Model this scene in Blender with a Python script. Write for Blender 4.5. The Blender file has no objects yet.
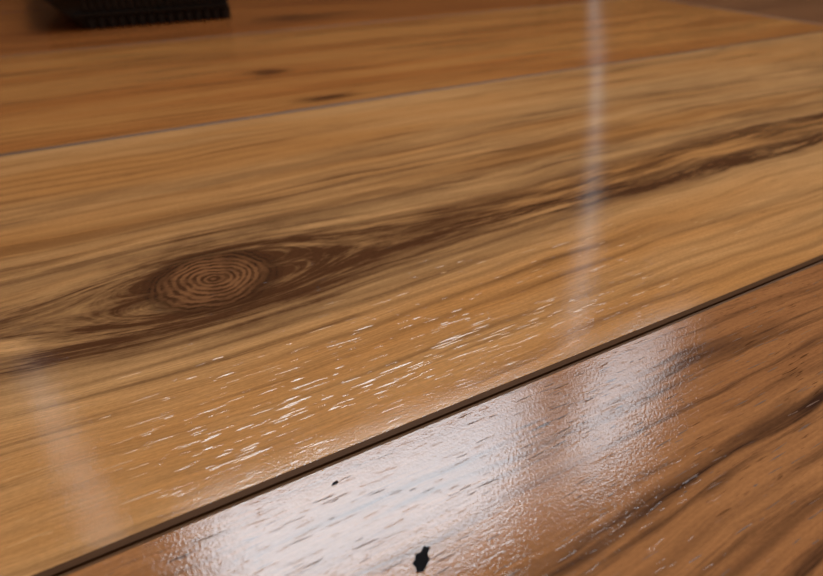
import bpy, bmesh, math, random
from mathutils import Vector, Matrix
random.seed(7)
scene = bpy.context.scene
try:
    scene.view_settings.view_transform = 'Standard'
    scene.view_settings.look = 'None'
except Exception: pass
scene.view_settings.exposure = 0.32

H = 0.078
SEAM = 0.0652
W = 0.189
TILT = math.tan(math.radians(1.2))

def lin(c):
    out = []
    for v in c:
        v /= 255.0
        out.append(v/12.92 if v <= 0.04045 else ((v+0.055)/1.055)**2.4)
    return (*out, 1.0)

# ---------------------------------------------------------------- node helper
class NT:
    def __init__(s, name):
        s.mat = bpy.data.materials.new(name); s.mat.use_nodes = True
        s.t = s.mat.node_tree; s.t.nodes.clear()
        s.out = s.t.nodes.new('ShaderNodeOutputMaterial')
        s.b = s.t.nodes.new('ShaderNodeBsdfPrincipled')
        s.t.links.new(s.b.outputs[0], s.out.inputs[0])
    def put(s, sock, v):
        if hasattr(v, 'is_output'): s.t.links.new(v, sock)
        else: sock.default_value = v
    def m(s, op, a, b=0.0, c=None, clamp=False):
        n = s.t.nodes.new('ShaderNodeMath'); n.operation = op; n.use_clamp = clamp
        s.put(n.inputs[0], a); s.put(n.inputs[1], b)
        if c is not None: s.put(n.inputs[2], c)
        return n.outputs[0]
    def add(s,a,b): return s.m('ADD',a,b)
    def sub(s,a,b): return s.m('SUBTRACT',a,b)
    def mul(s,a,b): return s.m('MULTIPLY',a,b)
    def div(s,a,b): return s.m('DIVIDE',a,b)
    def vec(s,x,y,z=0.0):
        n = s.t.nodes.new('ShaderNodeCombineXYZ')
        s.put(n.inputs[0],x); s.put(n.inputs[1],y); s.put(n.inputs[2],z); return n.outputs[0]
    def pos(s):
        g = s.t.nodes.new('ShaderNodeNewGeometry')
        n = s.t.nodes.new('ShaderNodeSeparateXYZ'); s.t.links.new(g.outputs['Position'], n.inputs[0])
        return g.outputs['Position'], n.outputs[0], n.outputs[1], n.outputs[2]
    def noise(s, v, scale=1.0, detail=2.0, rough=0.5, dist=0.0):
        n = s.t.nodes.new('ShaderNodeTexNoise')
        s.put(n.inputs['Vector'], v); n.inputs['Scale'].default_value = scale
        n.inputs['Detail'].default_value = detail; n.inputs['Roughness'].default_value = rough
        n.inputs['Distortion'].default_value = dist
        return n.outputs[0]
    def ss(s, v, a, b, lo=0.0, hi=1.0):
        n = s.t.nodes.new('ShaderNodeMapRange'); n.interpolation_type = 'SMOOTHSTEP'
        s.put(n.inputs[0], v); n.inputs[1].default_value = a; n.inputs[2].default_value = b
        n.inputs[3].default_value = lo; n.inputs[4].default_value = hi
        return n.outputs[0]
    def mix(s, f, a, b, mode='MIX'):
        n = s.t.nodes.new('ShaderNodeMix'); n.data_type = 'RGBA'; n.blend_type = mode
        s.put(n.inputs[0], f); s.put(n.inputs[6], a); s.put(n.inputs[7], b); return n.outputs[2]
    def gauss(s, x, w):
        q = s.div(x, w); return s.m('EXPONENT', s.mul(s.mul(q,q), -1.0))
    def bump(s, h, dist, strength=1.0, nrm=None):
        n = s.t.nodes.new('ShaderNodeBump'); n.inputs['Strength'].default_value = strength
        n.inputs['Distance'].default_value = dist; s.put(n.inputs['Height'], h)
        if nrm is not None: s.t.links.new(nrm, n.inputs['Normal'])
        return n.outputs[0]

def wood(name, light, mid, dark, seed=0.0, knot=None, band=None, spots=(), contrast=1.0,
         rough=0.13, spec=0.5, peel=1.0, streak=0.5, pores=0.3):
    s = NT(name)
    P, px, py, pz = s.pos()
    wn = s.noise(s.vec(s.mul(px,5.0), s.mul(py,9.0), seed), 1.0, 2.0)
    warp = s.mul(s.sub(wn,0.5), 0.026)
    w2 = s.mul(s.sub(s.noise(s.vec(s.mul(px,28.0), s.mul(py,45.0), seed+2.0), 1.0, 2.0),0.5), 0.0045)
    warp = s.add(warp, w2)
    if knot:
        kx, ky, R = knot
        X = s.sub(px,kx); Y0 = s.sub(py,ky)
        wob = s.mul(s.sub(s.noise(P, 90.0, 3.0),0.5), 0.0050)
        Xs = s.div(X, 1.12)
        r = s.m('SQRT', s.add(s.mul(Xs,Xs), s.mul(Y0,Y0)))
        rr = s.add(r, wob)
        Xl = s.div(X, 2.4)
        r2 = s.add(s.mul(Xl,Xl), s.mul(Y0,Y0))
        far = s.ss(r, R, R*4.0)
        Y = s.add(Y0, s.mul(warp, s.add(0.22, s.mul(far,0.78))))
        RF = R*1.05
        psi = s.mul(Y, s.sub(1.0, s.div(RF*RF*0.80, s.add(r2, RF*RF*0.30))))
    else:
        X = px; psi = s.add(py, warp); Y=psi
        rr = None
    n1 = s.noise(s.vec(s.mul(X,4.0), s.mul(psi,42.0), seed+1.3), 1.0, 3.0, 0.55)
    n2 = s.noise(s.vec(s.mul(X,10.0), s.mul(psi,260.0), seed+4.1), 1.0, 6.0, 0.72)
    n3 = s.noise(s.vec(s.mul(X,60.0), s.mul(psi,2000.0), seed+7.7), 1.0, 3.0, 0.6)
    ph = s.add(s.mul(psi, 2*math.pi/0.0055), s.mul(s.noise(s.vec(s.mul(X,11.0), s.mul(psi,60.0), seed+9.0),1.0,3.0), 9.0))
    ring = s.m('POWER', s.add(s.mul(s.m('SINE', ph),0.5),0.5), 4.0)
    rmask = s.ss(s.noise(s.vec(s.mul(X,7.0), s.mul(psi,28.0), seed+12.0),1.0,2.0), 0.40, 0.66)
    t = s.ss(n1, 0.30, 0.72)
    col = s.mix(t, lin(light), lin(mid))
    d = s.mul(s.ss(n2, 0.50, 0.72), 0.66*contrast)
    d = s.add(d, s.mul(s.mul(ring, rmask), 0.44*contrast))
    st = s.ss(s.noise(s.vec(s.mul(X,6.0), s.mul(psi,75.0), seed+20.0),1.0,4.0,0.65), 0.54, 0.70)
    d = s.add(d, s.mul(st, streak))
    if band:
        for (c0, w0, a0) in band:
            bm_ = s.gauss(s.sub(psi, c0), w0)
            bn = s.ss(s.noise(s.vec(s.mul(X,12.0), s.mul(psi,190.0), seed+30.0+c0*100),1.0,6.0,0.72), 0.38, 0.58)
            d = s.add(d, s.mul(s.mul(bm_, bn), a0))
    if knot:
        Xh = s.div(s.sub(X,0.003), 1.7)
        rh = s.m('SQRT', s.add(s.mul(Xh,Xh), s.mul(Y0,Y0)))
        halo = s.gauss(s.m('MAXIMUM', s.sub(s.add(rh, s.mul(wob,3.5)), R*0.68), 0.0), R*0.76)
        hn = s.ss(s.noise(s.vec(s.mul(X,45.0), s.mul(Y,230.0), 3.0),1.0,6.0,0.72), 0.32, 0.66, 0.20, 1.0)
        d = s.add(d, s.mul(s.mul(halo, hn), 0.95))
    fine = s.ss(s.noise(s.vec(s.mul(X,26.0), s.mul(psi,330.0), seed+50.0),1.0,6.0,0.75), 0.38, 0.60, 0.02, 1.0)
    for (sx, sy, wx, wy, a) in spots:
        e = s.mul(s.gauss(s.add(s.sub(px,sx), s.mul(warp,0.4)), wx), s.gauss(s.sub(s.add(py, s.mul(w2,1.6)),sy), wy))
        d = s.add(d, s.mul(s.mul(e, fine), a))
    d = s.mul(d, s.ss(n3, 0.28, 0.66, 0.72, 1.12))
    d = s.div(d, s.add(1.0, s.mul(d, 0.52)))
    d = s.m('MINIMUM', s.mul(d, 1.32), 0.97)
    col = s.mix(d, col, lin(dark))
    if knot:
        inside = s.ss(rr, R*0.68, R*1.12, 1.0, 0.0)
        kr = s.m('SINE', s.add(s.mul(rr, 2*math.pi/0.00155), s.mul(s.noise(P,150.0,5.0,0.6),7.0)))
        kr = s.ss(kr, -0.8, 0.9)
        kr = s.mul(kr, s.ss(s.noise(P, 260.0, 3.0), 0.30, 0.58, 0.25, 1.0))
        kc = s.mix(kr, lin((140,92,57)), lin((78,47,29)))
        patch = s.ss(s.noise(P, 100.0, 4.0, 0.6), 0.42, 0.64)
        kc = s.mix(s.mul(patch,0.55), kc, lin((80,48,29)))
        rim = s.gauss(s.sub(rr, R*0.91), R*0.22)
        kc = s.mix(s.mul(rim,0.85), kc, lin((54,31,19)))
        col = s.mix(s.mul(inside,0.96), col, kc)
    f = s.ss(n3, 0.30, 0.72, 0.84, 1.08)
    col = s.mix(1.0, col, s.vec(f,f,f), 'MULTIPLY')
    sp_ = s.ss(s.noise(s.vec(s.mul(px,900.0), s.mul(py,2600.0), seed), 1.0, 2.0), 0.3, 0.7, 0.92, 1.06)
    col = s.mix(1.0, col, s.vec(sp_,sp_,sp_), 'MULTIPLY')
    pn = s.noise(s.vec(s.mul(X,150.0), s.mul(psi,1500.0), seed+40.0), 1.0, 2.0)
    pm = s.mul(s.ss(pn, 0.62, 0.70), s.ss(s.noise(P, 30.0, 2.0), 0.38, 0.62))
    col = s.mix(s.mul(pm, pores), col, lin((70,38,20)))
    s.put(s.b.inputs['Base Color'], col)
    rn = s.noise(P, 70.0, 3.0)
    s.put(s.b.inputs['Roughness'], s.ss(rn, 0.3, 0.7, rough*0.85, rough*1.2))
    s.b.inputs['Specular IOR Level'].default_value = spec
    b1 = s.bump(s.noise(P, 2300.0, 2.0, 0.5), 0.000024*peel, 1.0)
    en = s.noise(s.vec(s.mul(px,190.0), s.mul(py,1700.0), 2.0), 1.0, 1.0)
    em = s.mul(s.ss(en, 0.63, 0.73), -1.0)
    b2 = s.bump(em, 0.000010, 1.0, b1)
    s.t.links.new(b2, s.b.inputs['Normal'])
    return s.mat

def plain(name, rgb, rough=0.7, bump=0.0, scale=60.0, var=0.06, spec=0.3):
    s = NT(name); P,_,_,_ = s.pos()
    n = s.noise(P, scale, 3.0)
    c = lin(rgb)
    a = tuple(v*(1-var) for v in c[:3])+(1,); b = tuple(min(1,v*(1+var)) for v in c[:3])+(1,)
    s.put(s.b.inputs['Base Color'], s.mix(n, a, b))
    s.b.inputs['Roughness'].default_value = rough
    s.b.inputs['Specular IOR Level'].default_value = spec
    if bump: s.t.links.new(s.bump(n, bump), s.b.inputs['Normal'])
    return s.mat

M_mid = wood('laminate_knotty', (213,157,101), (195,131,72), (78,44,26), 0.0,
             knot=(0.0171,0.1315,0.0155),
             band=[(0.0,0.011,0.90),(-0.014,0.006,0.35),(0.020,0.007,0.60),(0.036,0.006,0.50),(0.060,0.010,0.40)],
             spots=[(.047,.1280,.013,.0060,.6),(-.016,.1185,.024,.0036,.8),(.19,.1215,.090,.0034,1.4),(.10,.1265,.045,.0026,1.0),(.30,.140,.10,.0030,.9)],
             contrast=0.80, rough=0.075, streak=0.30, pores=0.3, peel=0.7)
M_front = wood('laminate_reddish', (178,118,72), (144,90,53), (54,33,25), 5.0, contrast=1.25, rough=0.07,
               streak=1.0, pores=0.85, peel=1.15, spec=0.36)
M_back = wood('laminate_honey', (202,136,74), (180,110,55), (88,48,26), 11.0, contrast=1.0, rough=0.10,
              spots=[(0.102,0.268,0.011,0.0045,2.2),(0.092,0.330,0.010,0.007,1.6)], streak=0.32)
M_backr = wood('laminate_umber', (150,100,66), (118,78,52), (74,46,30), 17.0, contrast=0.7)
M_gen = wood('laminate_amber', (186,112,55), (156,88,43), (78,44,25), 23.0, contrast=0.9,
             spots=[(0.163,0.492,0.035,0.012,1.8)], streak=0.4)
M_edge = plain('laminate_core_edge', (92,58,30), 0.6)

def link(o, parent=None):
    scene.collection.objects.link(o)
    if parent: o.parent = parent
    return o
def empty(name):
    e = bpy.data.objects.new(name, None); e.empty_display_size = 0.05; return link(e)
def mesh_obj(name, verts, faces, mats, idx=None, parent=None, smooth=False):
    me = bpy.data.meshes.new(name); me.from_pydata(verts, [], faces)
    for m in mats: me.materials.append(m)
    if idx: 
        for p,i in zip(me.polygons, idx): p.material_index = i
    bm = bmesh.new(); bm.from_mesh(me); bmesh.ops.recalc_face_normals(bm, faces=bm.faces); bm.to_mesh(me); bm.free()
    if smooth:
        for p in me.polygons: p.use_smooth = True
    return link(bpy.data.objects.new(name, me), parent)

# ---------------------------------------------------------------- floor
floor = empty('floor')
def zf(y):           # the near row has lifted slightly along its joint
    return (y-SEAM)*TILT if y < SEAM else 0.0
def plank(name, x0, x1, y0, y1, mat, tilt=False, bev=0.0006, dep=0.00045, gap=0.00022):
    x0+=gap; x1-=gap; y0+=gap; y1-=gap
    def z(y): return (y-SEAM)*TILT if tilt else 0.0
    T = -0.008
    rings = [[(x0,y0),(x1,y0),(x1,y1),(x0,y1)]]
    b=bev
    vs=[]
    for (x,y) in [(x0+b,y0+b),(x1-b,y0+b),(x1-b,y1-b),(x0+b,y1-b)]: vs.append((x,y,z(y)))
    for (x,y) in rings[0]: vs.append((x,y,z(y)-dep))
    for (x,y) in rings[0]: vs.append((x,y,z(y)+T))
    fs=[(0,1,2,3)]; idx=[0]
    for i in range(4):
        j=(i+1)%4
        fs.append((i,4+i,4+j,j)); idx.append(1)
        fs.append((4+i,8+i,8+j,4+j)); idx.append(1)
    fs.append((11,10,9,8)); idx.append(1)
    return mesh_obj(name, vs, fs, [mat, M_edge], idx, floor)
XL, XR, YB, YT = -1.1, 2.3, -1.26, 1.0
joints = {-7:[.3],-6:[-.4,.9],-5:[.2,1.5],-4:[-.6,.7],-3:[.1,1.4],-2:[-.5,.8],-1:[-.75,.62,1.8],0:[-.35,1.05],1:[-.85,.5,1.75],2:[-.25,1.1],3:[.4,1.6],4:[-.1,1.2]}
k=-7; pi=1
while True:
    y0=SEAM+W*k; y1=y0+W
    if y0>=YT: break
    y0c=max(y0,YB); y1c=min(y1,YT)
    if y1c>YB+0.01 and y1c-y0c>0.01:
        xs=[XL]+joints.get(k,[.5])+[XR]
        for a,b in zip(xs[:-1],xs[1:]):
            mat={-1:M_front,0:M_mid,1:M_back}.get(k,M_gen)
            if k==1 and a>=.49: mat=M_backr
            plank('plank_%02d'%pi,a,b,y0c,y1c,mat,tilt=(k==-1),bev=(.0014 if k>=1 else .0009),gap=(.0003 if k>=0 else .00024)); pi+=1
    k+=1
M_under = plain('underlay_dark', (38,24,14), 0.9)
mesh_obj('underlay',[(XL,YB,-.0135),(XR,YB,-.0135),(XR,YT,-.0135),(XL,YT,-.0135)],[(0,1,2,3)],[M_under],None,floor)

# embossed wood pores: tiny wedge-shaped ridges pressed into the laminate surface
def emboss(name, items, mat):
    vs=[];fs=[]
    for (x,y,L,w,deg,ang) in items:
        n=7; base=len(vs)
        hh = abs(math.tan(math.radians(deg)))*w
        ca,sa=math.cos(ang),math.sin(ang)
        ph=random.uniform(0,6)
        for i in range(n):
            t=i/(n-1); tt=(t-.5)*L
            ww=w*max(0.06,math.sin(math.pi*min(1,max(0,t)))**0.6)*(0.9+.2*math.sin(ph+t*9))
            off=0.05*w*math.sin(ph*2+t*5)
            hz=hh*ww/w
            def P(a,b,z):
                X=x+a*ca-b*sa; Y=y+a*sa+b*ca
                return (X,Y,zf(Y)+z)
            lo,hi=off-ww/2,off+ww/2
            if deg>0:
                vs+= [P(tt,lo,0.000001),P(tt,hi*0.9,hz),P(tt,hi,0.0)]
            else:
                vs+= [P(tt,lo,0.0),P(tt,lo*0.9,hz),P(tt,hi,0.000001)]
        for i in range(n-1):
            a=base+3*i; b=a+3
            fs+= [(a,b,b+1,a+1),(a+1,b+1,b+2,a+2)]
    me=bpy.data.meshes.new(name); me.from_pydata(vs,[],fs); me.materials.append(mat)
    bm=bmesh.new(); bm.from_mesh(me)
    for f in bm.faces:
        f.normal_update()
        if f.normal.z<0: f.normal_flip()
    bm.to_mesh(me); bm.free()
    return link(bpy.data.objects.new(name,me),floor)

items=[]
clusters=[(-.012,.082,.014,.005,18),(.002,.075,.014,.004,20),(.014,.077,.014,.005,16),(.026,.084,.014,.004,11),
          (.036,.077,.014,.004,9),(.048,.083,.016,.005,11),(.062,.080,.016,.005,14),(.078,.080,.014,.006,18),
          (.040,.095,.03,.008,14),(.085,.092,.025,.008,20),(-.012,.090,.016,.006,16),(.006,.096,.022,.006,10),(.105,.085,.025,.008,16),(.07,.104,.03,.005,8)]
for cx,cy,sx,sy,n in clusters:
    for _ in range(n):
        x=random.gauss(cx,sx*1.0); y=random.gauss(cy,sy*1.0)
        if y<SEAM+.0018 or y>.110: continue
        items.append((x,y,random.choice([random.uniform(.0015,.004),random.uniform(.003,.0085)]),random.uniform(.00018,.00040),random.uniform(2.5,8),random.uniform(-.03,.04)))
M_emb = wood('laminate_knotty_emboss_glint', (222,170,116), (208,152,94), (150,100,60), 0.0, contrast=0.3, rough=0.22, streak=0.1, pores=0.0, spec=0.5)  # paler than its plank: window glint partly put into the ridge colour
emboss('embossed_grain_knotty_plank',items,M_emb)
items=[]
for _ in range(460):
    x=random.uniform(-.02,.16); y=random.uniform(0.004,SEAM-.002)
    items.append((x,y,random.uniform(.001,.0050),random.uniform(.00010,.00028),random.uniform(-14,-7),random.uniform(-.05,.05)))
M_pore=plain('laminate_pore',(112,78,54),0.35)
emboss('embossed_grain_near_plank',items,M_pore)

# chips where the decor layer has broken away
M_chip=plain('exposed_black_core',(20,18,18),0.8,spec=.1)
def chip(cx,cy,pts,name,mat=M_chip):
    vs=[(cx+a,cy+b,zf(cy+b)+.00004) for a,b in pts]
    c=(cx,cy,zf(cy)+.00004)
    n=len(vs)
    return mesh_obj(name,vs+[c],[(i,(i+1)%n,n) for i in range(n)],[mat],None,floor)
def blob(rx,ry,n,seed,rot=0):
    rnd=random.Random(seed); out=[]
    for i in range(n):
        a=2*math.pi*i/n; q=rnd.uniform(.6,1.15)
        x=rx*q*math.cos(a); y=ry*q*math.sin(a)
        out.append((x*math.cos(rot)-y*math.sin(rot), x*math.sin(rot)+y*math.cos(rot)))
    return out
chip(.0251,.0426,[(-.0015,-.0013),(-.0005,-.0016),(.0005,-.0009),(.0012,-.0004),(.0013,.0004),(.0022,.0012),(.0014,.0018),(.0006,.0012),(-.0003,.0012),(-.0007,.0006),(-.0014,.0002),(-.0012,-.0005)],'chip_large')
chip(.0195,.0606,blob(.0007,.0003,10,5,0.3),'chip_small')

# ---------------------------------------------------------------- black ribbed rubber block
M_rub=plain('black_rubber',(34,34,37),0.5,bump=.0002,scale=400,spec=.5)
blk=empty('black_rubber_block')
bx0,bx1,by0,by1=.018,.121,.516,.72
def prism(name,prof,y0,y1,bv):
    bm=bmesh.new()
    a=[bm.verts.new((x,y0,z)) for x,z in prof]; b=[bm.verts.new((x,y1,z)) for x,z in prof]
    bm.faces.new(a); bm.faces.new(b[::-1]); n=len(prof)
    for i in range(n): bm.faces.new((a[i],b[i],b[(i+1)%n],a[(i+1)%n]))
    bmesh.ops.recalc_face_normals(bm,faces=bm.faces)
    bmesh.ops.bevel(bm,geom=bm.edges[:],offset=bv,segments=3,profile=.5,affect='EDGES')
    me=bpy.data.meshes.new(name); bm.to_mesh(me); bm.free(); me.materials.append(M_rub)
    return link(bpy.data.objects.new(name,me),blk)
prism('body',[(bx0,0),(bx1,0),(bx1+.001,.034),(bx0-.030,.034),(bx0-.026,.024)],by0,by1,.001)
def ribs(name,lst):
    bm=bmesh.new()
    for (x0,x1,y0,y1,z0,z1) in lst:
        r=bmesh.ops.create_cube(bm,size=1)
        for v in r['verts']:
            v.co=Vector(((x0+x1)/2+v.co.x*(x1-x0),(y0+y1)/2+v.co.y*(y1-y0),(z0+z1)/2+v.co.z*(z1-z0)))
    bmesh.ops.bevel(bm,geom=bm.edges[:],offset=.0004,segments=2,affect='EDGES')
    me=bpy.data.meshes.new(name); bm.to_mesh(me); bm.free(); me.materials.append(M_rub)
    return link(bpy.data.objects.new(name,me),blk)
rl=[]; n=15
for i in range(n):
    x=bx0+.004+(bx1-bx0-.008)*i/(n-1)
    rl.append((x-.0020,x+.0020,by0-.003,by0+.004,.0,.0070))
rl.append((bx0-.006,bx1,by0-.0035,by0+.004,.0085,.0105))
for i in range(20):
    x=bx0+.002+(bx1-bx0-.006)*i/19
    rl.append((x-.0013,x+.0013,by0-.0025,by0+.004,.0125,.019))
rl.append((bx0-.016,bx1,by0-.0030,by0+.004,.0205,.0225))
for i in range(26):
    y=by0+.006+(by1-by0-.012)*i/25
    rl.append((bx1-.004,bx1+.002,y-.0022,y+.0022,0,.0075))
ribs('ribs',rl)

# ---------------------------------------------------------------- room
M_wall=plain('wall_paint',(150,122,94),0.9,bump=.0006,scale=120)
M_ceil=plain('ceiling_paint',(205,198,188),0.9)
M_white=plain('white_gloss_trim',(232,230,226),0.4)
M_cur=plain('curtain_cloth',(134,106,80),0.95,bump=.0005,scale=500)
M_frame=plain('window_frame_brown',(120,84,58),0.5)
def boxes(name,lst,mat,parent=None):
    bm=bmesh.new()
    for (x0,x1,y0,y1,z0,z1) in lst:
        r=bmesh.ops.create_cube(bm,size=1)
        for v in r['verts']:
            v.co=Vector(((x0+x1)/2+v.co.x*(x1-x0),(y0+y1)/2+v.co.y*(y1-y0),(z0+z1)/2+v.co.z*(z1-z0)))
    me=bpy.data.meshes.new(name); bm.to_mesh(me); bm.free(); me.materials.append(mat)
    return link(bpy.data.objects.new(name,me),parent)
ZC=2.45; Z0=-.014; T=.1
wx0,wx1,wz0,wz1=-.07,1.85,1.14,2.20
s1=(.86,1.34); s2=(-.221,-.192); sz=(.60,1.25)  # s2: wall slit added to throw the left light streak
zs0=.02
boxes('wall_north',[
 (XL-T,s2[0],YT,YT+T,Z0,ZC),(s2[0],s2[1],YT,YT+T,Z0,sz[0]),(s2[0],s2[1],YT,YT+T,sz[1],ZC),(s2[1],wx0,YT,YT+T,Z0,ZC),
 (wx1,XR+T,YT,YT+T,Z0,ZC),(wx0,wx1,YT,YT+T,wz1,ZC),
 (wx0,s1[0],YT,YT+T,Z0,wz0),(s1[1],wx1,YT,YT+T,Z0,wz0),(s1[0],s1[1],YT,YT+T,Z0,zs0)],M_wall)
boxes('wall_south',[(XL-T,XR+T,YB-T,YB,Z0,ZC)],M_wall)
boxes('wall_west',[(XL-T,XL,YB,YT,Z0,ZC)],M_wall)
boxes('wall_east',[(XR,XR+T,YB,YT,Z0,ZC)],M_wall)
boxes('ceiling',[(XL-T,XR+T,YB-T,YT+T,ZC,ZC+.1)],M_ceil)
# low glazed opening with a pair of curtains that do not quite meet
gapc=[(.015,.955),(.094,.974),(.25,1.02),(.43,1.053),(.715,1.088),(.95,1.10),(1.16,1.106)]
def gx(z):
    for (a,xa),(b,xb) in zip(gapc[:-1],gapc[1:]):
        if z<=b: return xa+(xb-xa)*(z-a)/(b-a)
    return gapc[-1][1]
cur=empty('curtain')
def panel(name,side):
    vs=[];fs=[];nz=24;nx=20
    for i in range(nz+1):
        z=.015+1.135*i/nz
        e=gx(z)+side*(.010+.006*z); o=(s1[1]+.03) if side>0 else (s1[0]-.03)
        for j in range(nx+1):
            t=j/nx; x=e+(o-e)*t
            vs.append((x,YT-.006-.004*abs(math.sin(t*9)),z))
    for i in range(nz):
        for j in range(nx):
            a=i*(nx+1)+j; fs.append((a,a+1,a+nx+2,a+nx+1))
    return mesh_obj(name,vs,fs,[M_cur],None,cur,True)
panel('panel_left',-1); panel('panel_right',1)
win=empty('window_1')
fw=.03
boxes('frame',[(wx0,wx0+fw,YT-.005,YT+.07,wz0,wz1),(wx1-fw,wx1,YT-.005,YT+.07,wz0,wz1),
  (wx0,wx1,YT-.005,YT+.07,wz1-fw,wz1),(wx0,s1[0],YT-.005,YT+.07,wz0-.02,wz0+.005),(s1[1],wx1,YT-.005,YT+.07,wz0-.02,wz0+.005),
  (1.06,1.25,YT-.005,YT+.02,wz0+.005,wz1)],M_frame,win)

# added fill light, out of view: area light in a shallow ceiling panel
fill_light=empty('ceiling_fill')
boxes('fill_housing',[(.3,.32,-.8,-.2,ZC-.04,ZC),(.88,.9,-.8,-.2,ZC-.04,ZC),(.32,.88,-.8,-.78,ZC-.04,ZC),(.32,.88,-.22,-.2,ZC-.04,ZC)],M_white,fill_light)
al=bpy.data.lights.new('fill_panel','AREA'); al.shape='SQUARE'; al.size=.54; al.energy=11; al.color=(1,.93,.84)
ao=bpy.data.objects.new('fill_panel',al); link(ao,fill_light); ao.location=(.6,-.5,ZC-.03)

# sky
w=bpy.data.worlds.new('sky'); scene.world=w; w.use_nodes=True
nt=w.node_tree; nt.nodes.clear()
o=nt.nodes.new('ShaderNodeOutputWorld'); bg=nt.nodes.new('ShaderNodeBackground')
tc=nt.nodes.new('ShaderNodeTexCoord'); nz=nt.nodes.new('ShaderNodeTexNoise'); nz.inputs['Scale'].default_value=3
mx=nt.nodes.new('ShaderNodeMix'); mx.data_type='RGBA'
mx.inputs[6].default_value=(0.72,0.87,1,1); mx.inputs[7].default_value=(0.90,0.96,1.0,1)
nt.links.new(tc.outputs['Generated'],nz.inputs[0]); nt.links.new(nz.outputs[0],mx.inputs[0])
sp=nt.nodes.new('ShaderNodeSeparateXYZ'); nt.links.new(tc.outputs['Generated'],sp.inputs[0])
mr=nt.nodes.new('ShaderNodeValToRGB')
nt.links.new(sp.outputs[2],mr.inputs[0])
cr=mr.color_ramp; cr.interpolation='LINEAR'
K=18.0
pts=[(0.0,.18),(.12,.22),(.37,.75),(.56,3.2),(.70,9.0),(.78,14.0),(1.0,18.0)]
while len(cr.elements)<len(pts): cr.elements.new(0.5)
for el,(p,v) in zip(cr.elements,pts):
    el.position=p
for el,(p,v) in zip(cr.elements,pts):
    el.position=p; el.color=(v/K,v/K,v/K,1)
mu=nt.nodes.new('ShaderNodeMath'); mu.operation='MULTIPLY'; mu.inputs[1].default_value=K
nt.links.new(mr.outputs[0],mu.inputs[0])
nt.links.new(mx.outputs[2],bg.inputs[0]); nt.links.new(mu.outputs[0],bg.inputs[1])
nt.links.new(bg.outputs[0],o.inputs[0])
ld=bpy.data.lights.new('window_portal','AREA'); ld.shape='RECTANGLE'; ld.size=wx1-wx0; ld.size_y=wz1-wz0
ld.cycles.is_portal=True
lo=bpy.data.objects.new('window_portal',ld); link(lo,win); lo.location=((wx0+wx1)/2,YT+.09,(wz0+wz1)/2)
lo.rotation_euler=(math.radians(-90),0,0)

# ---------------------------------------------------------------- camera
th=math.radians(33.15); az=math.radians(61.1)
F=Vector((math.cos(az),math.sin(az),0)); R=Vector((math.sin(az),-math.cos(az),0)); Z=Vector((0,0,1))
fwd=F*math.cos(th)-Z*math.sin(th); up=F*math.sin(th)+Z*math.cos(th)
cam=bpy.data.cameras.new('camera'); co=bpy.data.objects.new('camera',cam); link(co)
m=Matrix((R,up,-fwd)).transposed().to_4x4(); m.translation=Vector((0,0,H)); co.matrix_world=m
cam.sensor_width=36; cam.lens=26; cam.clip_start=.001; cam.clip_end=50
cam.dof.use_dof=True; cam.dof.focus_distance=.117; cam.dof.aperture_fstop=19.0
scene.camera=co
